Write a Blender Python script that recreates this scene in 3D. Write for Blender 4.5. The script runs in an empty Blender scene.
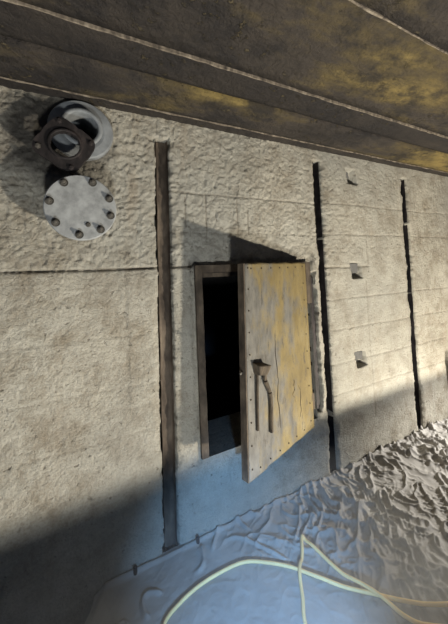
import bpy, bmesh, math, random
import numpy as np
from mathutils import Matrix, Vector

random.seed(7)
S = bpy.context.scene
COL = S.collection

# ------------------------------------------------------------------ camera
cam_d = bpy.data.cameras.new('camera')
cam = bpy.data.objects.new('camera', cam_d)
COL.objects.link(cam)
cam_d.sensor_fit = 'HORIZONTAL'
cam_d.sensor_width = 36.0
cam_d.lens = 285.0 / 448.0 * 36.0
cam_d.shift_y = -54.0 / 448.0
cam_d.clip_start = 0.02
ax = Vector((576, 10, -285)).normalized()
up = Vector((-236, 5488, -285))
up = (up - up.dot(ax) * ax).normalized()
nn = -ax.cross(up)
M = Matrix((ax, nn, up)).to_4x4()
M.translation = (0, -1.45, 0)
cam.matrix_world = M
S.camera = cam

# ------------------------------------------------------------------ colour management, world
S.view_settings.view_transform = 'Standard'
S.view_settings.look = 'None'
S.view_settings.gamma = 1.0
S.view_settings.use_curve_mapping = False
S.view_settings.exposure = -0.12
W = bpy.data.worlds.new('world')
S.world = W
W.use_nodes = True
W.node_tree.nodes['Background'].inputs[0].default_value = (0.42, 0.60, 1.0, 1)
W.node_tree.nodes['Background'].inputs[1].default_value = 0.08


# ------------------------------------------------------------------ lamps of the place, plus an added blue fill
def spot(name, loc, target, energy, color, angle, blend, radius):
    d = bpy.data.lights.new(name, 'SPOT')
    d.energy = energy
    d.color = color
    d.spot_size = math.radians(angle)
    d.spot_blend = blend
    d.shadow_soft_size = radius
    o = bpy.data.objects.new(name, d)
    COL.objects.link(o)
    o.location = loc
    o.rotation_euler = (Vector(target) - Vector(loc)).to_track_quat('-Z', 'Y').to_euler()
    return o


# work lamp standing on the lower floor, in front of the raised slab
spot('work_lamp', (2.35, -2.05, -1.85), (1.2, 0.0, 0.0), 560, (1.0, 0.91, 0.76), 150, 0.5, 0.06)
# second, paler work lamp further along the lower floor
spot('work_lamp', (0.02, -2.25, -1.90), (0.3, 0.0, -0.1), 225, (0.96, 0.98, 0.96), 150, 0.5, 0.13)
# cold spot added out of view to give the slab its blue cast
spot('blue_fill', (0.28, -1.22, -0.85), (0.66, -0.34, -1.34), 110, (0.27, 0.55, 1.0), 62, 1.0, 0.03)
# lamp further along the passage, shining back across the slab
spot('passage_lamp', (3.75, -0.78, -0.35), (2.5, -0.40, -1.38), 420, (1.0, 0.96, 0.90), 50, 0.8, 0.12)


# ------------------------------------------------------------------ helpers
_TAB = {}


def vnoise(x, y, seed=0):
    x = np.asarray(x, float); y = np.asarray(y, float)
    if seed not in _TAB:
        _TAB[seed] = np.random.RandomState(seed).rand(256, 256)
    T = _TAB[seed]
    xi = np.floor(x).astype(int); yi = np.floor(y).astype(int)
    fx = x - xi; fy = y - yi
    fx = fx * fx * (3 - 2 * fx); fy = fy * fy * (3 - 2 * fy)
    a = T[xi % 256, yi % 256]; b = T[(xi + 1) % 256, yi % 256]
    c = T[xi % 256, (yi + 1) % 256]; d = T[(xi + 1) % 256, (yi + 1) % 256]
    return (a * (1 - fx) + b * fx) * (1 - fy) + (c * (1 - fx) + d * fx) * fy


def fbm(x, y, octv=4, seed=0, gain=0.5):
    s = 0; a = 1; t = 0
    for i in range(octv):
        s = s + a * vnoise(x * 2 ** i + 17.3 * i, y * 2 ** i + 5.1 * i, seed + i)
        t += a; a *= gain
    return s / t - 0.5


def sstep(a, b, x):
    t = np.clip((x - a) / (b - a), 0, 1)
    return t * t * (3 - 2 * t)


def obj(name, mesh, mat=None, parent=None, smooth=False):
    if isinstance(mesh, bmesh.types.BMesh):
        me = bpy.data.meshes.new(name)
        mesh.normal_update()
        mesh.to_mesh(me); mesh.free()
    else:
        me = mesh
    if mat is not None and not me.materials:
        me.materials.append(mat)
    if smooth:
        me.polygons.foreach_set('use_smooth', [True] * len(me.polygons))
    o = bpy.data.objects.new(name, me)
    COL.objects.link(o)
    if parent is not None:
        o.parent = parent
    return o


def empty(name, loc=(0, 0, 0), rz=0.0):
    o = bpy.data.objects.new(name, None)
    COL.objects.link(o)
    o.location = loc
    o.rotation_euler = (0, 0, rz)
    o.empty_display_size = 0.05
    return o


def tag(o, label=None, cat=None, group=None, kind=None):
    if label: o['label'] = label
    if cat: o['category'] = cat
    if group: o['group'] = group
    if kind: o['kind'] = kind
    return o


def box(bm, x0, x1, y0, y1, z0, z1, bev=0.0):
    r = bmesh.ops.create_cube(bm, size=1.0)
    vs = r['verts']
    bmesh.ops.scale(bm, vec=(x1 - x0, y1 - y0, z1 - z0), verts=vs)
    bmesh.ops.translate(bm, vec=((x0 + x1) / 2, (y0 + y1) / 2, (z0 + z1) / 2), verts=vs)
    if bev > 0:
        es = list({e for v in vs for e in v.link_edges})
        bmesh.ops.bevel(bm, geom=es, offset=bev, segments=2, affect='EDGES', profile=0.6)
    return vs


def lathe(prof, seg=48, closed=False):
    """profile of (radius, y) revolved round the y axis"""
    bm = bmesh.new()
    rings = []
    for r, y in prof:
        rings.append([bm.verts.new((r * math.cos(2 * math.pi * k / seg), y, r * math.sin(2 * math.pi * k / seg))) for k in range(seg)])
    pairs = list(zip(rings[:-1], rings[1:]))
    if closed: pairs.append((rings[-1], rings[0]))
    for A, B in pairs:
        for k in range(seg):
            bm.faces.new((A[k], A[(k + 1) % seg], B[(k + 1) % seg], B[k]))
    if not closed:
        bm.faces.new(rings[0][::-1]); bm.faces.new(rings[-1])
    bmesh.ops.recalc_face_normals(bm, faces=bm.faces)
    return bm


def tube(pts, rad, seg=10, cap=True):
    bm = bmesh.new()
    pts = [Vector(p) for p in pts]
    rings = []
    n = len(pts)
    ref = Vector((0, 0, 1))
    for i, p in enumerate(pts):
        t = (pts[min(i + 1, n - 1)] - pts[max(i - 1, 0)]).normalized()
        r = ref if abs(t.dot(ref)) < 0.95 else Vector((1, 0, 0))
        a = t.cross(r).normalized(); b = a.cross(t)
        rr = rad(i / (n - 1)) if callable(rad) else rad
        rings.append([bm.verts.new(p + rr * (math.cos(2 * math.pi * k / seg) * a + math.sin(2 * math.pi * k / seg) * b)) for k in range(seg)])
    for A, B in zip(rings[:-1], rings[1:]):
        for k in range(seg):
            bm.faces.new((A[k], A[(k + 1) % seg], B[(k + 1) % seg], B[k]))
    if cap:
        bm.faces.new(rings[0][::-1]); bm.faces.new(rings[-1])
    bmesh.ops.recalc_face_normals(bm, faces=bm.faces)
    return bm


def catmull(P, n=12):
    P = [Vector(p) for p in P]
    out = []
    for i in range(len(P) - 1):
        p0 = P[max(i - 1, 0)]; p1 = P[i]; p2 = P[i + 1]; p3 = P[min(i + 2, len(P) - 1)]
        for k in range(n):
            t = k / n
            out.append(0.5 * ((2 * p1) + (p2 - p0) * t + (2 * p0 - 5 * p1 + 4 * p2 - p3) * t * t + (3 * p1 - p0 - 3 * p2 + p3) * t ** 3))
    out.append(P[-1])
    return out


def mesh_np(name, V, F, mat):
    me = bpy.data.meshes.new(name)
    V = np.asarray(V, np.float32); F = np.asarray(F, np.int32)
    me.vertices.add(len(V)); me.vertices.foreach_set('co', V.ravel())
    me.loops.add(F.size); me.loops.foreach_set('vertex_index', F.ravel())
    me.polygons.add(len(F))
    me.polygons.foreach_set('loop_start', np.arange(0, F.size, 4, dtype=np.int32))
    me.update(calc_edges=True)
    me.validate()
    me.materials.append(mat)
    return me


# ------------------------------------------------------------------ materials
class NT:
    def __init__(s, name, rough=0.9, metal=0.0, spec=0.3):
        s.m = bpy.data.materials.new(name); s.m.use_nodes = True
        s.t = s.m.node_tree
        s.b = s.t.nodes['Principled BSDF']
        s.b.inputs['Roughness'].default_value = rough
        s.b.inputs['Metallic'].default_value = metal
        s.b.inputs['Specular IOR Level'].default_value = spec
        s.co = s.n('ShaderNodeTexCoord').outputs['Object']

    def n(s, k): return s.t.nodes.new(k)
    def l(s, a, b): s.t.links.new(a, b)

    def mapping(s, scale=(1, 1, 1), loc=(0, 0, 0), rot=(0, 0, 0)):
        m = s.n('ShaderNodeMapping')
        s.l(s.co, m.inputs[0])
        m.inputs['Scale'].default_value = scale
        m.inputs['Location'].default_value = loc
        m.inputs['Rotation'].default_value = rot
        return m.outputs[0]

    def noise(s, scale, detail=5, rough=0.6, vec=None, dist=0.0):
        n = s.n('ShaderNodeTexNoise')
        n.inputs['Scale'].default_value = scale
        n.inputs['Detail'].default_value = detail
        n.inputs['Roughness'].default_value = rough
        n.inputs['Distortion'].default_value = dist
        s.l(vec if vec is not None else s.co, n.inputs['Vector'])
        return n.outputs['Fac']

    def ramp(s, fac, stops):
        r = s.n('ShaderNodeValToRGB')
        e = r.color_ramp.elements
        while len(e) < len(stops): e.new(0.5)
        for i, (p, c) in enumerate(stops):
            e[i].position = p
            e[i].color = (*c, 1) if len(c) == 3 else c
        s.l(fac, r.inputs[0])
        return r.outputs[0]

    def mix(s, fac, a, b, mode='MIX'):
        m = s.n('ShaderNodeMix'); m.data_type = 'RGBA'; m.blend_type = mode
        if isinstance(fac, (int, float)): m.inputs[0].default_value = fac
        else: s.l(fac, m.inputs[0])
        for v, i in ((a, 6), (b, 7)):
            if isinstance(v, tuple): m.inputs[i].default_value = (*v, 1)
            else: s.l(v, m.inputs[i])
        return m.outputs[2]

    def math(s, op, a, b=0.0):
        m = s.n('ShaderNodeMath'); m.operation = op; m.use_clamp = False
        for v, i in ((a, 0), (b, 1)):
            if isinstance(v, (int, float)): m.inputs[i].default_value = v
            else: s.l(v, m.inputs[i])
        return m.outputs[0]

    def axis(s, k):
        x = s.n('ShaderNodeSeparateXYZ'); s.l(s.co, x.inputs[0]); return x.outputs[k]

    def maprange(s, v, a, b, c=0.0, d=1.0):
        m = s.n('ShaderNodeMapRange'); s.l(v, m.inputs[0])
        for i, q in enumerate((a, b, c, d)): m.inputs[i + 1].default_value = q
        return m.outputs[0]

    def bump(s, h, strength=0.4, dist=0.01):
        b = s.n('ShaderNodeBump')
        b.inputs['Strength'].default_value = strength
        b.inputs['Distance'].default_value = dist
        s.l(h, b.inputs['Height']); s.l(b.outputs[0], s.b.inputs['Normal'])

    def color(s, c):
        if isinstance(c, tuple): s.b.inputs['Base Color'].default_value = (*c, 1)
        else: s.l(c, s.b.inputs['Base Color'])

    def rough(s, c): s.l(c, s.b.inputs['Roughness'])


def mat_wall():
    t = NT('concrete_wall', 0.93, 0, 0.25)
    c1 = t.ramp(t.noise(1.7, 6, 0.62), [(0.30, (0.36, 0.335, 0.275)), (0.52, (0.46, 0.43, 0.36)), (0.72, (0.53, 0.505, 0.43))])
    md = t.ramp(t.noise(7, 6, 0.7, t.mapping((1, 1, 1), (7, 2, 1))), [(0.32, (0.58, 0.53, 0.47)), (0.55, (1, 1, 1)), (0.75, (1.12, 1.12, 1.1))])
    c1 = t.mix(1.0, c1, md, 'MULTIPLY')
    gr = t.ramp(t.noise(95, 4, 0.7), [(0.34, (0.70, 0.69, 0.66)), (0.52, (1, 1, 1)), (0.7, (1.1, 1.1, 1.1))])
    c1 = t.mix(0.8, c1, gr, 'MULTIPLY')
    # damp grey patches
    g = t.ramp(t.noise(0.9, 4, 0.55, t.mapping((1, 1, 0.8), (3.1, 0, 1.7))), [(0.42, (0, 0, 0)), (0.62, (1, 1, 1))])
    c2 = t.mix(t.math('MULTIPLY', g, 0.55), c1, (0.37, 0.37, 0.335))
    # small dark pits
    p = t.ramp(t.noise(38, 3, 0.5), [(0.27, (1, 1, 1)), (0.36, (0, 0, 0))])
    c3 = t.mix(t.math('MULTIPLY', p, 0.55), c2, (0.14, 0.12, 0.09))
    # brown runs
    r = t.ramp(t.noise(1.0, 5, 0.6, t.mapping((5.5, 1, 0.7), (0.4, 0, 0))), [(0.60, (0, 0, 0)), (0.78, (1, 1, 1))])
    c4 = t.mix(t.math('MULTIPLY', r, 0.35), c3, (0.28, 0.20, 0.12))
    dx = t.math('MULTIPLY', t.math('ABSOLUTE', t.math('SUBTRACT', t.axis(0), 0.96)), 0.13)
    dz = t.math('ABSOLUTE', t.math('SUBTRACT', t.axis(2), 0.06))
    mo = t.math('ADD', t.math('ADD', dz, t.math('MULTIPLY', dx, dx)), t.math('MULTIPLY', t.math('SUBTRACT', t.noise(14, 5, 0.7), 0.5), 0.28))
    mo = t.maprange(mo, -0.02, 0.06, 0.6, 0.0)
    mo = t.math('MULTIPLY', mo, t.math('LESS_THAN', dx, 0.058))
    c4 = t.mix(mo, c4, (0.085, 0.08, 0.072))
    at = t.n('ShaderNodeAttribute'); at.attribute_name = 'joint_dirt'
    c4 = t.mix(t.math('MULTIPLY', at.outputs['Fac'], 0.8), c4, (0.11, 0.09, 0.065))
    # dark patch painted beside the pipe mouths to deepen their shadow
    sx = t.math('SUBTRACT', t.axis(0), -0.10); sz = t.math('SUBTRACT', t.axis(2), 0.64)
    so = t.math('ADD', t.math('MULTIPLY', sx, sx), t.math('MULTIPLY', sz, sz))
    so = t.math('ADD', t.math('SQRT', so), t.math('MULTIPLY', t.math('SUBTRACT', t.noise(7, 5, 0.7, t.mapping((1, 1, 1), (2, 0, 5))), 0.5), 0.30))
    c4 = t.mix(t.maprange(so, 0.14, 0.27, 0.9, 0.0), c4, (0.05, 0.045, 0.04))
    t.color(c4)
    h = t.math('ADD', t.noise(110, 6, 0.7), t.math('MULTIPLY', t.noise(30, 4, 0.6, None, 0.6), 0.8))
    h = t.math('SUBTRACT', h, t.math('MULTIPLY', p, 0.5))
    t.bump(h, 1.0, 0.009)
    return t.m


def mat_floor():
    t = NT('dusty_crust', 0.9, 0, 0.25)
    c1 = t.ramp(t.noise(3.0, 6, 0.6), [(0.3, (0.27, 0.255, 0.235)), (0.55, (0.37, 0.355, 0.33)), (0.75, (0.46, 0.445, 0.41))])
    d = t.ramp(t.noise(26, 3, 0.5), [(0.26, (1, 1, 1)), (0.34, (0, 0, 0))])
    t.color(t.mix(t.math('MULTIPLY', d, 0.4), c1, (0.16, 0.15, 0.13)))
    t.bump(t.noise(55, 6, 0.65), 0.35, 0.005)
    return t.m


def mat_ceiling(name, seed, yellow):
    t = NT(name, 0.75, 0, 0.35)
    n = t.noise(1.25, 7, 0.68, t.mapping((0.7, 1.6, 1), (seed * 3.7, seed * 1.9, 0)))
    y0 = 0.62 - 0.12 * yellow
    c = t.ramp(n, [(0.30, (0.020, 0.017, 0.016)), (y0 - 0.04, (0.050, 0.041, 0.033)), (y0 + 0.04, (0.100, 0.076, 0.034)), (y0 + 0.14, (0.25, 0.185, 0.062))])
    soot = t.ramp(t.noise(3.4, 6, 0.74, t.mapping((0.8, 1, 1), (seed * 5.1 + 2, 0, 0))), [(0.49, (0, 0, 0)), (0.60, (1, 1, 1))])
    c = t.mix(t.math('MULTIPLY', soot, 0.8), c, (0.018, 0.016, 0.016))
    fl = t.ramp(t.noise(30, 5, 0.7), [(0.58, (0, 0, 0)), (0.64, (1, 1, 1))])
    pat = t.ramp(t.noise(2.6, 4, 0.6, t.mapping((1, 1, 1), (seed * 2.3, 4, 0))), [(0.48, (0, 0, 0)), (0.60, (1, 1, 1))])
    fl = t.math('MULTIPLY', fl, pat)
    c = t.mix(t.math('MULTIPLY', fl, 0.6), c, (0.17, 0.135, 0.07))
    t.color(c)
    h = t.math('ADD', t.math('ADD', t.noise(26, 6, 0.72), t.noise(7, 4, 0.6)), t.math('MULTIPLY', fl, 0.8))
    t.bump(h, 1.0, 0.022)
    return t.m


def mat_rust(name, dark=(0.035, 0.024, 0.018), mid=(0.10, 0.060, 0.036), light=(0.20, 0.13, 0.08), scale=14, metal=0.1, rough=0.85, bump=0.5):
    t = NT(name, rough, metal, 0.35)
    c = t.ramp(t.noise(scale, 6, 0.65, t.mapping((1, 1, 0.45))), [(0.32, dark), (0.52, mid), (0.74, light)])
    t.color(c)
    t.bump(t.noise(scale * 4, 5, 0.65), bump, 0.004)
    return t.m


def mat_leaf():
    t = NT('door_paint', 0.62, 0, 0.4)
    # local x runs from hinge (0) to free edge (0.68); z up
    n1 = t.noise(4.5, 6, 0.66, t.mapping((1.5, 1, 0.8), (1.3, 0, 0.4)))
    ex = t.maprange(t.axis(0), 0.05, 0.68, 0.14, -0.17)
    m = t.math('ADD', n1, ex)
    och = t.ramp(t.noise(9, 5, 0.6, t.mapping((1, 1, 0.5))), [(0.3, (0.15, 0.112, 0.046)), (0.55, (0.225, 0.172, 0.072)), (0.75, (0.27, 0.225, 0.125))])
    gry = t.ramp(t.noise(12, 5, 0.65, t.mapping((1.6, 1, 0.6))), [(0.3, (0.085, 0.080, 0.070)), (0.55, (0.150, 0.143, 0.125)), (0.75, (0.21, 0.19, 0.15))])
    f = t.ramp(m, [(0.40, (0, 0, 0)), (0.55, (1, 1, 1))])
    c = t.mix(f, gry, och)
    ch = t.ramp(t.noise(20, 6, 0.72, t.mapping((1.5, 1, 0.5), (4, 0, 2))), [(0.56, (0, 0, 0)), (0.64, (1, 1, 1))])
    c = t.mix(t.math('MULTIPLY', ch, 0.8), c, (0.075, 0.065, 0.052))
    sp = t.ramp(t.noise(75, 4, 0.7, t.mapping((1, 1, 0.7))), [(0.56, (0, 0, 0)), (0.66, (1, 1, 1))])
    c = t.mix(t.math('MULTIPLY', sp, 0.5), c, (0.09, 0.08, 0.065))
    t.color(c)
    t.bump(t.math('ADD', t.noise(22, 6, 0.7, t.mapping((1.4, 1, 0.6))), t.math('MULTIPLY', f, 0.15)), 0.5, 0.006)
    return t.m


def mat_plain(name, col, rough=0.8, var=0.25, scale=20, metal=0.0, bump=0.25):
    t = NT(name, rough, metal, 0.35)
    a = tuple(v * (1 - var) for v in col); b = tuple(min(1, v * (1 + var)) for v in col)
    t.color(t.ramp(t.noise(scale, 5, 0.6), [(0.32, a), (0.7, b)]))
    t.bump(t.noise(scale * 3, 5, 0.6), bump, 0.003)
    return t.m


M_wall = mat_wall()
M_floor = mat_floor()
M_rust = mat_rust('rusty_steel')
M_rib = mat_rust('rusty_rib', (0.015, 0.012, 0.010), (0.075, 0.058, 0.044), (0.20, 0.16, 0.12), 9)
M_frame = mat_rust('frame_steel', (0.045, 0.036, 0.028), (0.115, 0.090, 0.066), (0.22, 0.175, 0.125), 16)
M_black = mat_rust('scorched_iron', (0.012, 0.011, 0.011), (0.032, 0.027, 0.027), (0.075, 0.060, 0.056), 22, 0.2, 0.6)
M_zinc = mat_plain('dull_zinc', (0.33, 0.34, 0.34), 0.6, 0.28, 26, 0.1)
M_grey = mat_plain('grey_iron', (0.25, 0.265, 0.275), 0.6, 0.3, 14, 0.1)
M_bolt = mat_rust('bolt_steel', (0.04, 0.038, 0.035), (0.10, 0.092, 0.08), (0.18, 0.165, 0.14), 30, 0.3, 0.55)
M_leaf = mat_leaf()
M_handle = mat_rust('handle_steel', (0.03, 0.024, 0.018), (0.085, 0.066, 0.045), (0.17, 0.13, 0.085), 30)
M_cord = mat_plain('cord_yellow', (0.92, 0.68, 0.31), 0.55, 0.10, 9, 0, 0.05)
M_dark = mat_plain('dark_concrete', (0.055, 0.055, 0.055), 0.95, 0.3, 4)  # near-black concrete for the chamber and the pipe end
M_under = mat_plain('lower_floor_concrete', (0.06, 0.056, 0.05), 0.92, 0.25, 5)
M_seam = mat_rust('seam_scale', (0.05, 0.042, 0.035), (0.20, 0.165, 0.125), (0.42, 0.36, 0.28), 40, 0, 0.9)
M_plug = mat_plain('mortar_plug', (0.12, 0.118, 0.112), 0.95, 0.3, 18)

# ------------------------------------------------------------------ wall (one cast surface with real slots, seams, pits)
OX0, OX1, OZ0, OZ1 = 0.536, 1.345, -0.965, 0.048     # opening in the concrete


def axis_lines(segs, must):
    a = []
    for s, e, st in segs:
        a += list(np.arange(s, e, st))
    a.append(segs[-1][1])
    a = np.array(sorted(a))
    for m in must:
        a[np.argmin(abs(a - m))] = m
    return np.unique(a)


TIES = ((1.815, 0.682, 0.046, 0.056), (1.80, -0.025, 0.052, 0.056), (1.79, -0.664, 0.050, 0.052))


def wall_depth(X, Z):
    """+ = into the wall"""
    Y = np.zeros_like(X)
    # broad unevenness
    Y += 0.010 * fbm(X * 2.2, Z * 2.2, 3, 3)
    coarse = sstep(0.02, 0.07, Z + 0.03 * fbm(X * 6, Z * 6, 2, 50)) * (1 - 0.65 * sstep(1.2, 1.9, X))
    left = (1 - sstep(-0.1, 0.7, X + 0.5 * fbm(X * 3, Z * 3, 3, 9)))
    amp = 0.0016 + 0.0060 * coarse + 0.0022 * left
    Y += amp * 0.8 * fbm(X * 52, Z * 52, 2, 20, 0.9) * 2.0
    lump = np.clip(vnoise(X * 30, Z * 30, 31) - 0.55, 0, 1)
    Y -= 0.012 * lump * coarse * vnoise(X * 5, Z * 5, 30)
    pit = np.clip(vnoise(X * 34, Z * 34, 33) - 0.83, 0, 1)
    Y += 0.035 * pit * (0.5 + 0.8 * coarse)
    # casting seams and board marks (dirt collects in the joints)
    D = np.zeros_like(X)
    def hseam(z0, xa, xb, dep, wid, seed):
        zz = z0 + 0.012 * fbm(X * 4, X * 0 + seed, 3, seed)
        m = (X > xa) & (X < xb)
        brk = 0.35 + 0.65 * sstep(0.3, 0.6, vnoise(X * 7, X * 0 + seed * 1.7, seed + 5))
        D[...] = np.maximum(D, np.exp(-((Z - zz) / 0.0055) ** 2) * m * brk * min(1.0, 0.08 + dep * 65))
        return dep * np.exp(-((Z - zz) / wid) ** 2) * m
    Y += hseam(0.040, -2, 0.53, 0.014, 0.0055, 61)
    Y += 0.004 * sstep(0.035, 0.045, Z) * (X < 0.36)            # upper lift stands a little proud
    Y += hseam(0.445, 0.40, 1.44, 0.006, 0.005, 62)
    Y += hseam(0.225, 0.42, 1.44, 0.0035, 0.005, 63)
    Y += hseam(0.005, 1.50, 1.93, 0.008, 0.006, 64)
    for k, z0 in enumerate((0.46, 0.24, -0.22, -0.43, -0.66, -0.86)):
        Y += hseam(z0, 1.50, 5, 0.0035, 0.006, 70 + k)
    for k, z0 in enumerate((-0.28, -0.52, -0.74)):
        Y += hseam(z0, -2, 0.36, 0.003, 0.006, 90 + k)
    def vseam(x0, za, zb, dep, wid):
        g = np.exp(-((X - x0 - 0.006 * fbm(Z * 5, Z * 0 + x0 * 9, 2, 77)) / wid) ** 2) * ((Z > za) & (Z < zb))
        D[...] = np.maximum(D, (0.75 if x0 < 1 else 0.36) * g)
        return dep * g
    Y += vseam(1.935, 0.0, 0.26, 0.006, 0.006)
    Y += vseam(1.90, -1.1, -0.1, 0.003, 0.006)
    for x0, za, zb in ((0.50, 0.25, 0.42), (0.62, 0.19, 0.45), (0.82, 0.21, 0.43), (0.89, 0.22, 0.37)):
        Y += vseam(x0, za, zb, 0.0035, 0.004)
    # a patched, smoother field beside the first slot
    patch = sstep(0.18, 0.20, X) * (1 - sstep(0.335, 0.345, X)) * sstep(-0.62, -0.60, Z) * (1 - sstep(0.0, 0.02, Z))
    Y -= 0.004 * patch
    # vertical slots
    for (xa, xb, zt, hw, sd) in ((0.384, 0.367, 0.725, 0.034, 1), (1.475, 1.470, 0.755, 0.027, 2), (2.458, 2.432, 0.735, 0.030, 3)):
        xc = xb + (xa - xb) * (Z + 1.33) / 2.05
        j = 0.026 * fbm(Z * 11, Z * 0 + sd * 7.7 + (X > xc) * 3.3, 4, 40 + sd, 0.65)
        ins = sstep(hw + 0.004, hw - 0.003, abs(X - xc) + j) * sstep(zt + 0.01, zt, Z + 0.03 * fbm(X * 20, Z * 8, 2, 47))
        Y += 0.15 * ins
        chip = sstep(hw + 0.03, hw, abs(X - xc) + 2.6 * j)
        Y += 0.010 * chip * (1 - ins) * (Z < zt)
    # square tie holes
    for (px, pz, w, h) in TIES:
        jj = 0.010 * fbm(X * 22, Z * 22, 3, 57)
        ins = sstep(w + 0.006, w - 0.006, abs(X - px + 0.18 * (Z - pz)) + jj) * sstep(h + 0.006, h - 0.006, abs(Z - pz) + jj)
        Y += ins * (0.060 + 0.25 * (pz - Z) + 0.25 * (px - X))
    # hole hacked out behind the hinge side
    jj = 0.05 * fbm(Z * 11, X * 11, 4, 59, 0.65)
    cut = sstep(1.405, 1.392, X + jj) * (X > 1.30) * sstep(-0.935, -0.925, Z + 0.4 * jj) * sstep(-0.02, -0.06, Z + jj)
    Y += 0.11 * cut
    # broken-out edge round the frame
    dx = np.maximum(np.maximum(OX0 - X, X - OX1), 0); dz = np.maximum(np.maximum(OZ0 - Z, Z - OZ1), 0)
    dd = np.hypot(dx, dz) + 0.05 * fbm(X * 9, Z * 9, 4, 58, 0.6)
    side = (X < OX0 + 0.01) * 0.55 + (X > OX1 - 0.01) * 1.3 + (Z > OZ1 - 0.005) * 0.7
    Y += 0.022 * np.clip(side, 0, 1.3) * sstep(0.035, 0.004, dd) * (Z > OZ0 - 0.02)
    # bore of the open pipe
    Y += 0.31 * (np.hypot(X - 0.004, Z - 0.686) < 0.0765)
    # low niche at the far end
    Y += 0.25 * sstep(2.865, 2.88, X + 0.008 * fbm(Z * 8, Z * 0, 3, 88)) * sstep(3.12, 3.10, X) * sstep(-0.78, -0.80, Z)
    return Y, D


xs = axis_lines([(-1.4, -0.42, 0.03), (-0.42, 1.60, 0.0055), (1.60, 3.2, 0.008), (3.2, 6.2, 0.04)], (OX0, OX1))
zs = axis_lines([(-2.05, -1.45, 0.03), (-1.45, 0.86, 0.0058), (0.86, 0.90, 0.02)], (OZ0, OZ1))
X, Z = np.meshgrid(xs, zs)
Y, DIRT = wall_depth(X, Z)
V = np.stack([X.ravel(), Y.ravel(), Z.ravel()], 1)
nx, nz = len(xs), len(zs)
I = np.arange(nx * nz).reshape(nz, nx)
F = np.stack([I[:-1, :-1], I[:-1, 1:], I[1:, 1:], I[1:, :-1]], -1)
cxm = (xs[:-1] + xs[1:]) / 2; czm = (zs[:-1] + zs[1:]) / 2
hole = ((cxm[None, :] > OX0) & (cxm[None, :] < OX1)) & ((czm[:, None] > OZ0) & (czm[:, None] < OZ1))
F = F[~hole].reshape(-1, 4)
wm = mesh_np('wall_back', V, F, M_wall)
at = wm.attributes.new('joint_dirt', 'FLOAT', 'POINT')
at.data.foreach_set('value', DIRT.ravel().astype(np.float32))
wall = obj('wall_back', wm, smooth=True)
tag(wall, 'rough beige concrete wall with vertical slots and casting seams', kind='structure')

# rusty channels lining the slots (parts of the wall)
for (xa, xb, zt, dep, hw, sd) in ((0.384, 0.367, 0.722, 0.050, 0.032, 1), (1.475, 1.470, 0.752, 0.125, 0.0245, 2), (2.458, 2.432, 0.732, 0.125, 0.0275, 3)):
    n = 120
    bm = bmesh.new()
    prev = None
    for z in np.linspace(-1.36, zt, n):
        xc = xb + (xa - xb) * (z + 1.33) / 2.05
        row = []
        for q, (u, y) in enumerate(((-hw, 0.014), (-hw + 0.004, dep * 0.5), (-hw + 0.005, dep), (-0.3 * hw, dep), (0.3 * hw, dep - 0.004), (hw - 0.005, dep), (hw - 0.004, dep * 0.5), (hw, 0.014))):
            e = float(fbm(np.array(z * 14 + 3 * sd), np.array(q * 3.1 + 9 * sd), 3, 12))
            row.append(bm.verts.new((xc + u + 0.012 * e, y + 0.016 * e, z)))
        if prev:
            for q in range(7): bm.faces.new((prev[q], prev[q + 1], row[q + 1], row[q]))
        prev = row
    obj('steel_channel', bm, M_rib if sd == 1 else M_black, wall, smooth=True)

# grey stone plugs broken off inside the tie holes
for q, (px, pz, w, h) in enumerate(TIES):
    bm = bmesh.new()
    vs0 = box(bm, -w * 0.92, w * 0.92, 0.0, 0.06, -h * 0.30, h * 0.92)
    for v in bm.verts:
        v.co += Vector((0.010 * (random.random() - 0.5), 0.016 * (random.random() - 0.5), 0.014 * (random.random() - 0.5)))
        if v.co.z < 0: v.co.y += 0.012
    bmesh.ops.translate(bm, verts=bm.verts, vec=(px - 0.18 * 0.0, 0.022 + (0.02 if q == 0 else 0), pz))
    obj('stone_plug', bm, M_plug, wall)

# deep reveal and dark chamber behind the opening
bm = bmesh.new()
def quad(bm, *p): bm.faces.new([bm.verts.new(q) for q in p])
T = 0.34
quad(bm, (OX0, 0.0, OZ0), (OX0, T, OZ0), (OX0, T, OZ1), (OX0, 0.0, OZ1))
quad(bm, (OX1, 0.0, OZ0), (OX1, 0.0, OZ1), (OX1, T, OZ1), (OX1, T, OZ0))
quad(bm, (OX0, 0.0, OZ1), (OX0, T, OZ1), (OX1, T, OZ1), (OX1, 0.0, OZ1))
quad(bm, (OX0, 0.0, OZ0), (OX1, 0.0, OZ0), (OX1, T, OZ0), (OX0, T, OZ0))
rv = obj('reveal', bm, M_wall, wall)
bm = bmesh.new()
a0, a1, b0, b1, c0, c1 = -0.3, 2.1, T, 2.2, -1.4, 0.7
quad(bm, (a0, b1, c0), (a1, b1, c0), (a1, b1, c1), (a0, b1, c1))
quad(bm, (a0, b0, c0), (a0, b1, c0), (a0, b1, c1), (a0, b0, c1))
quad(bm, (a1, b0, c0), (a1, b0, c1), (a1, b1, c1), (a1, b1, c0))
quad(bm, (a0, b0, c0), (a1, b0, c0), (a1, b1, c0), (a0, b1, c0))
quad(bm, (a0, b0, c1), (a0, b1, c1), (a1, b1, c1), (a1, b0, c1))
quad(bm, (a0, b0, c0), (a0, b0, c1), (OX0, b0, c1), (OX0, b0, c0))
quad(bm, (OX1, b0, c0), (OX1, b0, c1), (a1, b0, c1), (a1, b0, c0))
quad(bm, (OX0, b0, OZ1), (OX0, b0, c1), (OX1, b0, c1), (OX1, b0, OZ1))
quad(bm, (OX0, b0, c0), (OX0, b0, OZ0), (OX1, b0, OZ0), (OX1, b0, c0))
obj('chamber', bm, M_dark, wall)

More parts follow.
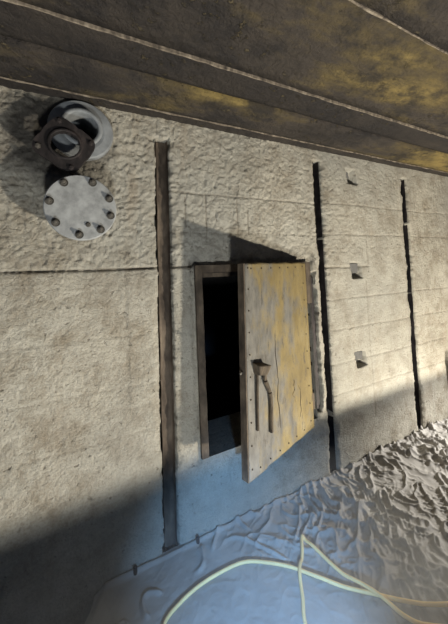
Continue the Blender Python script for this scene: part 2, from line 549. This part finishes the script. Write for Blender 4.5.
# ------------------------------------------------------------------ raised slab with wrinkled crust (floor) and the lower floor
def crust(X, Yv):
    Zt = np.full_like(X, -1.348)
    Zt += 0.018 * fbm(X * 1.7, Yv * 1.7, 3, 101)
    wx = X + 0.16 * fbm(X * 3.2, Yv * 3.2, 3, 110); wy = Yv + 0.16 * fbm(X * 3.2 + 9, Yv * 3.2, 3, 120)
    c, s = math.cos(0.75), math.sin(0.75)
    U = c * wx + s * wy; Vv = -s * wx + c * wy
    r1 = 1 - abs(2 * vnoise(U * 9.0, Vv * 22.0, 130) - 1)
    r2 = 1 - abs(2 * vnoise(U * 24 + 3, Vv * 44 + 8, 131) - 1)
    r3 = 1 - abs(2 * vnoise(Vv * 11.0 + 11, U * 19 + 5, 132) - 1)
    ridge = (0.60 * r1 ** 6 + 0.35 * r3 ** 7 + 0.22 * r2 ** 5) * (0.35 + 1.1 * vnoise(X * 4, Yv * 4, 133))
    am = 0.06 + 0.94 * sstep(0.55, 1.20, X + 0.35 * Yv + 0.4 * fbm(X * 2.5, Yv * 2.5, 2, 140))
    Zt += 0.036 * ridge * am * 1.25
    Zt += 0.004 * fbm(X * 28, Yv * 28, 3, 150)
    # folded-up loops on the smoother end
    for (lx, ly, lr, a0, a1) in ((0.235, -0.175, 0.042, 0.4, 4.2), (0.10, -0.225, 0.035, 0.0, 3.4), (0.66, -0.10, 0.11, 0.3, 3.0), (0.62, -0.30, 0.20, -0.4, 1.5), (0.42, -0.05, 0.09, 4.9, 6.4)):
        ang = np.mod(np.arctan2(Yv - ly, X - lx), 2 * math.pi)
        m = sstep(a0 - 0.2, a0 + 0.2, ang) * sstep(a1 + 0.2, a1 - 0.2, ang)
        dist = np.hypot(X - lx, Yv - ly) * (1 + 0.12 * np.sin(3 * ang + lx * 20)) - lr
        Zt += 0.011 * np.exp(-(dist / 0.009) ** 2) * m
    # raised lip along the wall, settling to a clean front edge
    Zt += 0.012 * np.exp(-((Yv + 0.012) / 0.012) ** 2) * (0.4 + 1.2 * vnoise(X * 9, X * 0, 160))
    fade = sstep(-0.90, -0.82, Yv)
    return -1.345 + (Zt + 1.345) * fade


YN = -0.90
us = np.unique(np.concatenate([np.linspace(0, 0.62, 500) ** 1.0 * 1.0, np.linspace(0.62, 1, 130)]))
vs_ = np.unique(np.concatenate([np.linspace(0, 0.82, 190), np.linspace(0.82, 1, 12)]))
UU, VV = np.meshgrid(us, vs_)
Yf = 0.012 + (YN - 0.012) * VV
xl = 0.030 + 0.50 * Yf + 0.02 * fbm(Yf * 9, Yf * 0 + 2, 3, 170)
Xf = xl + (6.1 - xl) * (0.60 * UU ** 1.0 + 0.40 * UU ** 3)
Zf = crust(Xf, Yf)
Zf -= 0.03 * sstep(0.05, 0.0, Xf - xl)
nu, nv = len(us), len(vs_)
top = np.stack([Xf.ravel(), Yf.ravel(), Zf.ravel()], 1)
I = np.arange(nu * nv).reshape(nv, nu)
F = np.stack([I[:-1, :-1], I[1:, :-1], I[1:, 1:], I[:-1, 1:]], -1).reshape(-1, 4)
ringi = np.concatenate([I[:, 0], I[-1, 1:]])            # left end then front edge
low = top[ringi].copy(); low[:, 2] = -1.98
b0_ = len(top)
sk = np.array([(ringi[k], b0_ + k, b0_ + k + 1, ringi[k + 1]) for k in range(len(ringi) - 1)])
slab = obj('floor', mesh_np('floor', np.vstack([top, low]), np.vstack([F, sk]), M_floor), smooth=True)
tag(slab, 'raised grey slab covered in dried wrinkled mud crust along the wall', kind='structure')
for (bx_, by_) in ((0.191, -0.022), (0.494, -0.022)):
    bm = lathe([(0.009, -0.02), (0.009, 0.012), (0.006, 0.015)], 12)
    bmesh.ops.rotate(bm, verts=bm.verts, matrix=Matrix.Rotation(math.radians(90), 3, 'X'))
    bmesh.ops.translate(bm, verts=bm.verts, vec=(bx_, by_, -1.328))
    obj('anchor_stub', bm, M_black, slab)

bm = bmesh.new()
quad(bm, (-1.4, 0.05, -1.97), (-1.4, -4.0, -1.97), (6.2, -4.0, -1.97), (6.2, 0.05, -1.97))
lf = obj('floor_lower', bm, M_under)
tag(lf, 'dark damp floor lying lower than the raised slab', kind='structure')

# ------------------------------------------------------------------ ceiling: steel plates in strips with crusty seams
CZ = 0.815
ceil = empty('ceiling', (0, 0, CZ))
tag(ceil, 'low ceiling of sooty yellow-brown steel plates running along the wall', kind='structure')


def plate(y0, y1, z, mat, sag, seed):
    n, m = 150, 9
    xx = np.linspace(-1.4, 6.2, n)
    yy = np.linspace(y0, y1, m)
    Xp, Yp = np.meshgrid(xx, yy)
    edge = np.minimum(abs(Yp - y0), abs(Yp - y1)) / max(abs(y1 - y0), 1e-3)
    Zp = z - sag * edge + 0.007 * fbm(Xp * 3.0, Yp * 9, 3, seed)
    Vt = np.stack([Xp.ravel(), Yp.ravel(), Zp.ravel()], 1)
    I = np.arange(n * m).reshape(m, n)
    Fb = np.stack([I[:-1, :-1], I[:-1, 1:], I[1:, 1:], I[1:, :-1]], -1).reshape(-1, 4)
    Vu = Vt.copy(); Vu[:, 2] = z + 0.05
    Fu = Fb[:, ::-1] + n * m
    rim = list(I[0, :]) + list(I[1:, -1]) + list(I[-1, -2::-1]) + list(I[-2:0:-1, 0])
    k = len(rim)
    Fs = np.array([(rim[i], rim[i] + n * m, rim[(i + 1) % k] + n * m, rim[(i + 1) % k]) for i in range(k)])
    return obj('ceiling_plate', mesh_np('ceiling_plate', np.vstack([Vt, Vu]), np.vstack([Fb, Fu, Fs]), mat), parent=ceil, smooth=False)


edges = [0.10, -0.108, -0.33, -0.495, -0.90, -1.30, -1.70, -2.10, -2.50, -2.90]
hgt = [0.012, -0.010, 0.0, -0.004, -0.010, 0, -0.004, 0, 0, 0]
yel = [-0.9, 0.95, -0.4, 0.65, 0.6, 0.6, 0.3, 0.5, 0.4]
for k in range(len(edges) - 1):
    plate(edges[k] - (0 if k == 0 else 0.003), edges[k + 1] + 0.003, hgt[k], mat_ceiling('ceiling_plate_paint', k + 1, yel[k]), 0.010 if k else 0.0, 200 + k)
# crusty weld / scale line along each seam
for k, y in enumerate((-0.108, -0.495, -0.90, -1.30, -1.70, -2.10)):
    bm = bmesh.new()
    prev = None
    for i in range(420):
        x = -1.4 + 7.6 * i / 419
        wd = 0.0025 + 0.0045 * float(vnoise(np.array(x * 14.0), np.array(k * 3.0), 301))
        dp = 0.011 + 0.006 * float(vnoise(np.array(x * 23.0), np.array(k * 5.0), 302))
        yy = y + 0.004 * float(fbm(np.array(x * 6.0), np.array(k * 2.0), 3, 303))
        row = [bm.verts.new(p) for p in ((x, yy - wd, 0.02), (x, yy - wd * 0.5, -dp), (x, yy + wd * 0.5, -dp), (x, yy + wd, 0.02))]
        if prev:
            for q in range(3): bm.faces.new((prev[q], prev[q + 1], row[q + 1], row[q]))
        prev = row
    obj('seam_ridge', bm, M_seam, ceil)
# ------------------------------------------------------------------ door frame set in the opening
fr = empty('trim_1', (0.94, 0, OZ0))
tag(fr, 'rusty steel angle frame round the dark wall opening', kind='structure')


def fpart(name, x0, x1, z0, z1, y0=-0.012, y1=0.10):
    bm = bmesh.new()
    box(bm, x0, x1, y0, y1, z0, z1)
    bmesh.ops.subdivide_edges(bm, edges=[e for e in bm.edges if e.calc_length() > 0.3], cuts=40)
    for v in bm.verts:
        v.co.x += 0.004 * (vnoise(v.co.z * 20, v.co.y * 30, 5) - 0.5)
        v.co.y += 0.006 * (vnoise(v.co.z * 16 + v.co.x * 16, v.co.y * 30, 6) - 0.5)
    bmesh.ops.translate(bm, verts=bm.verts, vec=(-0.94, 0, -OZ0))
    return obj(name, bm, M_frame, fr)


fpart('jamb', OX0 + 0.001, OX0 + 0.040, OZ0 + 0.002, OZ1 - 0.002)
fpart('jamb', OX1 - 0.040, OX1 - 0.001, OZ1 - 0.27, OZ1 - 0.002)
fpart('jamb', OX1 - 0.040, OX1 - 0.001, OZ0 + 0.002, OZ1 - 0.272, 0.07, 0.12)
bm = bmesh.new()
box(bm, OX1 + 0.002, OX1 + 0.046, 0.022, 0.034, OZ0 + 0.045, OZ1 - 0.10)  # black plate added to stand in for shade in the hinge-side gap
bmesh.ops.subdivide_edges(bm, edges=[e for e in bm.edges if e.calc_length() > 0.3], cuts=40)
for v in bm.verts: v.co.x += 0.012 * (vnoise(v.co.z * 30, 1.0, 5) - 0.5)
bmesh.ops.translate(bm, verts=bm.verts, vec=(-0.94, 0, -OZ0))
obj('gap_shade_plate', bm, M_black, fr)
fpart('head', OX0 + 0.042, OX1 - 0.042, OZ1 - 0.044, OZ1 - 0.002)
fpart('rebate_strip', OX0 + 0.042, OX1 - 0.042, OZ1 - 0.070, OZ1 - 0.046, 0.05, 0.10)

# ------------------------------------------------------------------ steel door leaf standing ajar
HZ = -0.976
door = empty('steel_door', (1.315, -0.030, HZ), math.radians(-160.6))
tag(door, 'ajar steel hatch door with flaking ochre paint hung on the rusty frame', 'door')
# local: x hinge -> free edge, y outwards, z up
TH = 0.030
HT = 0.043 - HZ
def xfree(z): return 0.680 - 0.038 * (z / HT)
nxl, nzl = 60, 90
vv = []
for sgn in (0, 1):
    for j in range(nzl):
        for i in range(nxl):
            z = HT * j / (nzl - 1)
            x = 0.045 + (xfree(z) - 0.045) * i / (nxl - 1)
            if i == nxl - 1: x += 0.003 * (float(vnoise(z * 25, 1.0, 8)) - 0.5)
            zz = z + (0.006 * (float(vnoise(x * 25, 2.0, 8)) - 0.5) if j in (0, nzl - 1) else 0)
            y = 0.0 if sgn else -TH
            if sgn and 0 < i < nxl - 1:
                y += 0.004 * float(fbm(np.array(x * 7), np.array(z * 4), 3, 66))
            vv.append((x, y, zz))
I = np.arange(2 * nxl * nzl).reshape(2, nzl, nxl)
ff = []
for j in range(nzl - 1):
    for i in range(nxl - 1):
        ff.append((I[1, j, i], I[1, j + 1, i], I[1, j + 1, i + 1], I[1, j, i + 1]))
        ff.append((I[0, j, i], I[0, j, i + 1], I[0, j + 1, i + 1], I[0, j + 1, i]))
rim = list(I[1, 0, :]) + list(I[1, 1:, -1]) + list(I[1, -1, -2::-1]) + list(I[1, -2:0:-1, 0])
k = len(rim)
for q in range(k):
    a, b = rim[q], rim[(q + 1) % k]
    ff.append((a, b, b - nxl * nzl, a - nxl * nzl))
leaf = obj('leaf', mesh_np('leaf', vv, ff, M_leaf), parent=door)
# bare steel edge band on the free side
bm = bmesh.new()
n = 60
prev = None
for q in range(n):
    z = 0.002 + (HT - 0.004) * q / (n - 1)
    x = xfree(z) + 0.0015
    w = 0.002 + 0.002 * float(vnoise(z * 30, 4.0, 9))
    row = [bm.verts.new(p) for p in ((x - 0.002, -TH - 0.012, z), (x + 0.004, -TH - 0.012, z), (x + 0.004 + w, -0.001, z), (x - 0.002, -0.001, z))]
    if prev:
        for a in range(4): bm.faces.new((prev[a], prev[(a + 1) % 4], row[(a + 1) % 4], row[a]))
    else: bm.faces.new(row[::-1])
    prev = row
bm.faces.new(prev)
bmesh.ops.recalc_face_normals(bm, faces=bm.faces)
obj('edge_band', bm, M_frame, door)
# rivets round the rim and down the middle
bmr = lathe([(0.0042, -0.001), (0.0040, 0.0015), (0.003, 0.003), (0.001, 0.0035)], 10)
riv = None
spots = [(xfree(z) - 0.022, z) for z in np.arange(0.05, HT, 0.105)] + [(0.085, z) for z in np.arange(0.05, HT, 0.105)] + [(x, HT - 0.028) for x in np.arange(0.17, 0.60, 0.085)] + [(x, 0.03) for x in np.arange(0.17, 0.60, 0.085)]
for (x, z) in spots:
    if riv is None:
        riv = obj('rivet', bmr, M_handle, door)
        r = riv
    else:
        r = riv.copy(); COL.objects.link(r); r.parent = door
    r.location = (x, 0.001, z)
# split flaps of lifted paint: shallow ridges
for (x, z0, z1, dx) in ((0.415, 0.40, 0.60, 0.012), (0.41, 0.14, 0.40, 0.02), (0.26, 0.22, 0.34, 0.03), (0.20, 0.12, 0.30, 0.01)):
    pts = []
    for q in range(14):
        t = q / 13
        pts.append((x + dx * (float(vnoise(t * 5, x * 40, 12)) - 0.5) * 2, 0.0015, z0 + (z1 - z0) * t))
    b = tube(pts, lambda t: 0.0007 + 0.0012 * math.sin(math.pi * min(max(t, 0.02), 0.98)), 6)
    obj('paint_ridge', b, M_handle, door)
# handle: wedge bracket with two hanging rods
hb = bmesh.new()
zb = -HZ
P = [(0.622, 0.0, -0.440 + zb), (0.535, 0.0, -0.462 + zb), (0.545, 0.0, -0.520 + zb), (0.612, 0.0, -0.500 + zb)]
Q = [(0.618, 0.045, -0.452 + zb), (0.528, 0.050, -0.470 + zb), (0.548, 0.036, -0.515 + zb), (0.604, 0.034, -0.503 + zb)]
A = [hb.verts.new(p) for p in P]; B = [hb.verts.new(p) for p in Q]
for q in range(4): hb.faces.new((A[q], A[(q + 1) % 4], B[(q + 1) % 4], B[q]))
hb.faces.new(A[::-1]); hb.faces.new(B)
bmesh.ops.recalc_face_normals(hb, faces=hb.faces)
bmesh.ops.bevel(hb, geom=list(hb.edges), offset=0.003, segments=1, affect='EDGES')
hd = obj('handle', hb, M_handle, door)
obj('rod', tube(catmull([(0.600, 0.012, -0.50 + zb), (0.603, 0.009, -0.60 + zb), (0.607, 0.007, -0.70 + zb), (0.609, 0.006, -0.765 + zb)], 6), 0.0075, 8), M_handle, hd)
obj('rod', tube(catmull([(0.545, 0.014, -0.505 + zb), (0.540, 0.012, -0.545 + zb), (0.520, 0.011, -0.585 + zb), (0.500, 0.010, -0.63 + zb), (0.498, 0.010, -0.70 + zb), (0.505, 0.009, -0.815 + zb)], 6), 0.0105, 8), M_handle, hd)
# latch tongue sticking past the free edge
bm = bmesh.new(); box(bm, 0.655, 0.690, -TH + 0.004, -TH + 0.012, 0.488, 0.500, 0.002)
obj('latch_tongue', bm, M_bolt, door)
# hinges: knuckle with strap
for z in (0.15, HT - 0.16):
    bm = tube([(0.030, -0.012, z - 0.05), (0.030, -0.012, z + 0.05)], 0.014, 14)
    hg = obj('hinge', bm, M_frame, door)
    bm = bmesh.new(); box(bm, 0.036, 0.12, -TH - 0.012, -TH - 0.002, z - 0.03, z + 0.03, 0.002)
    obj('strap', bm, M_frame, hg)

# ------------------------------------------------------------------ pipe fittings on the wall
# blanked-off pipe with bolted cover
fl = empty('blanked_pipe', (-0.002, 0, 0.300))
tag(fl, 'round grey cover plate with eight bolts closing a pipe below the scorched flange', 'flange')
obj('pipe', lathe([(0.098, 0.05), (0.098, -0.085)], 48), M_rust, fl, True)
obj('back_flange', lathe([(0.128, -0.082), (0.131, -0.086), (0.131, -0.102), (0.128, -0.104)], 56), M_black, fl)
obj('cover_plate', lathe([(0.136, -0.105), (0.1385, -0.108), (0.1385, -0.126), (0.135, -0.130), (0.06, -0.131)], 64), M_zinc, fl)
bolt_src = None
def hexbolt():
    bm = bmesh.new()
    r = bmesh.ops.create_cone(bm, cap_ends=True, segments=6, radius1=0.0125, radius2=0.0115, depth=0.014)
    bmesh.ops.rotate(bm, verts=bm.verts, matrix=Matrix.Rotation(math.radians(90), 3, 'X'))
    return bm
for q, deg in enumerate((22, 68, 123, 171, 216, 265, 308, 345)):
    a = math.radians(deg)
    if bolt_src is None:
        b = bolt_src = obj('bolt', hexbolt(), M_bolt, fl)
        ws = obj('washer', lathe([(0.0165, 0.008), (0.0165, 0.0045)], 20), M_bolt, b)
        tip = obj('stud', lathe([(0.0065, -0.006), (0.0065, -0.014), (0.005, -0.016)], 12), M_bolt, b)
        kids = [ws, tip]
    else:
        b = bolt_src.copy(); COL.objects.link(b); b.parent = fl
        for c in kids:
            d = c.copy(); COL.objects.link(d); d.parent = b
    b.location = (0.117 * math.cos(a), -0.1385, 0.117 * math.sin(a))
    b.rotation_euler = (0, random.random(), 0)
pl = obj('vent_plug', lathe([(0.010, -0.12), (0.010, -0.136), (0.007, -0.139)], 14), M_bolt, fl)
pl.location = (0.024, 0, -0.074)

# open pipe mouth with a wide grey collar
om = empty('open_pipe', (0.004, 0, 0.686))
tag(om, 'open pipe mouth with wide grey collar just under the ceiling', 'pipe')
obj('collar', lathe([(0.0762, 0.03), (0.132, 0.03), (0.1365, 0.0), (0.1365, -0.022), (0.131, -0.030), (0.098, -0.034), (0.0762, -0.030)], 64, True), M_grey, om, False)
obj('pipe_wall', lathe([(0.0757, 0.30), (0.0757, -0.044), (0.088, -0.046), (0.088, -0.056), (0.070, -0.057), (0.068, -0.052), (0.068, 0.30)], 56, True), M_grey, om, True)
obj('pipe_end', lathe([(0.0675, 0.20), (0.0675, 0.205)], 40), M_dark, om)

# scorched square flange
sq = empty('scorched_flange', (-0.060, -0.082, 0.572), 0)
tag(sq, 'scorched black square flange with round hole hanging over the grey pipe collar', 'flange')
bm = bmesh.new()
seg = 64
ang0 = math.radians(57)
def sqr(t, h, rc):
    c = math.cos(t); s = math.sin(t)
    e = 5.0
    r = h / (abs(c) ** e + abs(s) ** e) ** (1 / e)
    return r
outs = []
for y in (0.0, -0.018):
    ro = []; ri = []
    for q in range(seg):
        t = 2 * math.pi * q / seg
        ro_ = sqr(t, 0.097, 0) * (1 + 0.05 * (float(vnoise(q * 0.4, y + 3, 14)) - 0.5))
        ri_ = 0.055 * (1 + 0.05 * (float(vnoise(q * 0.5, 9, 15)) - 0.5))
        a = t + ang0
        ro.append(bm.verts.new((ro_ * math.cos(a), y, ro_ * math.sin(a))))
        ri.append(bm.verts.new((ri_ * math.cos(a), y, ri_ * math.sin(a))))
    outs.append((ro, ri))
(ro0, ri0), (ro1, ri1) = outs
for q in range(seg):
    p = (q + 1) % seg
    bm.faces.new((ro0[q], ro0[p], ro1[p], ro1[q]))
    bm.faces.new((ri0[q], ri1[q], ri1[p], ri0[p]))
    bm.faces.new((ro1[q], ro1[p], ri1[p], ri1[q]))
    bm.faces.new((ro0[q], ri0[q], ri0[p], ro0[p]))
bmesh.ops.recalc_face_normals(bm, faces=bm.faces)
obj('plate', bm, M_black, sq)
obj('raised_rim', lathe([(0.0555, -0.016), (0.066, -0.016), (0.066, -0.026), (0.063, -0.030), (0.0575, -0.030), (0.0555, -0.027)], 48, True), M_black, sq)
for q in range(4):
    a = ang0 + math.radians(45 + 90 * q)
    x, z = 0.101 * math.cos(a), 0.101 * math.sin(a)
    st = obj('stud', lathe([(0.0075, 0.09 if q in (1, 2) else 0.004), (0.0075, -0.028), (0.006, -0.030)], 12), M_bolt if q == 1 else M_black, sq)
    st.location = (x, 0, z)
    nt = obj('nut', hexbolt(), M_bolt if q == 1 else M_black, st)
    nt.location = (0, -0.0215, 0)
    nt.scale = (0.95, 0.6, 0.95)

# ------------------------------------------------------------------ yellow extension cord
def cz(x, y): return float(crust(np.array([[x]]), np.array([[y]]))[0, 0])
path = [(0.20, -0.87), (0.215, -0.55), (0.235, -0.36), (0.258, -0.275), (0.335, -0.235), (0.432, -0.212), (0.54, -0.207), (0.65, -0.222), (0.735, -0.270), (0.817, -0.337), (0.89, -0.425), (0.972, -0.531), (1.106, -0.656), (1.243, -0.757),
        (1.38, -0.82), (1.45, -0.855), (1.37, -0.865), (1.23, -0.825), (1.13, -0.765), (1.078, -0.711), (1.036, -0.599), (0.995, -0.480), (0.967, -0.33), (0.957, -0.272), (0.945, -0.272), (0.90, -0.325), (0.836, -0.381), (0.782, -0.461), (0.735, -0.526), (0.68, -0.66), (0.65, -0.87)]
pts = catmull([(x, y, 0) for x, y in path], 10)
R = 0.0072
zsm = [max(cz(p.x + a, p.y + b) for a, b in ((0, 0), (0.006, 0), (-0.006, 0), (0, 0.006), (0, -0.006))) for p in pts]
zf = [max(zsm[max(0, i - 3):i + 4]) for i in range(len(zsm))]
zf = [sum(zf[max(0, i - 3):i + 4]) / len(zf[max(0, i - 3):i + 4]) for i in range(len(zf))]
for i, p in enumerate(pts):
    p.z = zf[i] + R * 0.8
# where the returning strand crosses the first one it lies on top
for i in range(150, len(pts)):
    for j in range(0, 140):
        d = (Vector((pts[i].x, pts[i].y)) - Vector((pts[j].x, pts[j].y))).length
        if d < 0.05:
            pts[i].z = max(pts[i].z, pts[j].z + 2 * R * max(0, 1 - (d / 0.05) ** 2))
cord = obj('extension_cord', tube(pts, R, 10), M_cord, smooth=True)
tag(cord, 'pale yellow cable looping across the dusty mud crust', 'cord')

# ------------------------------------------------------------------ thin haze volume added over the slab for the blue veil
hz = bpy.data.materials.new('veil_haze'); hz.use_nodes = True
t = hz.node_tree; t.nodes.clear()
out = t.nodes.new('ShaderNodeOutputMaterial'); vs = t.nodes.new('ShaderNodeVolumeScatter')
vs.inputs['Color'].default_value = (0.9, 0.95, 1.0, 1)
vs.inputs['Density'].default_value = 0.32
vs.inputs['Anisotropy'].default_value = 0.1
t.links.new(vs.outputs[0], out.inputs['Volume'])
bm = bmesh.new(); box(bm, -0.25, 1.25, -0.86, -0.03, -1.285, -1.0)
haze = obj('haze', bm, hz)
tag(haze, 'thin haze added low over the slab to spread the blue cast', 'haze', kind='stuff')
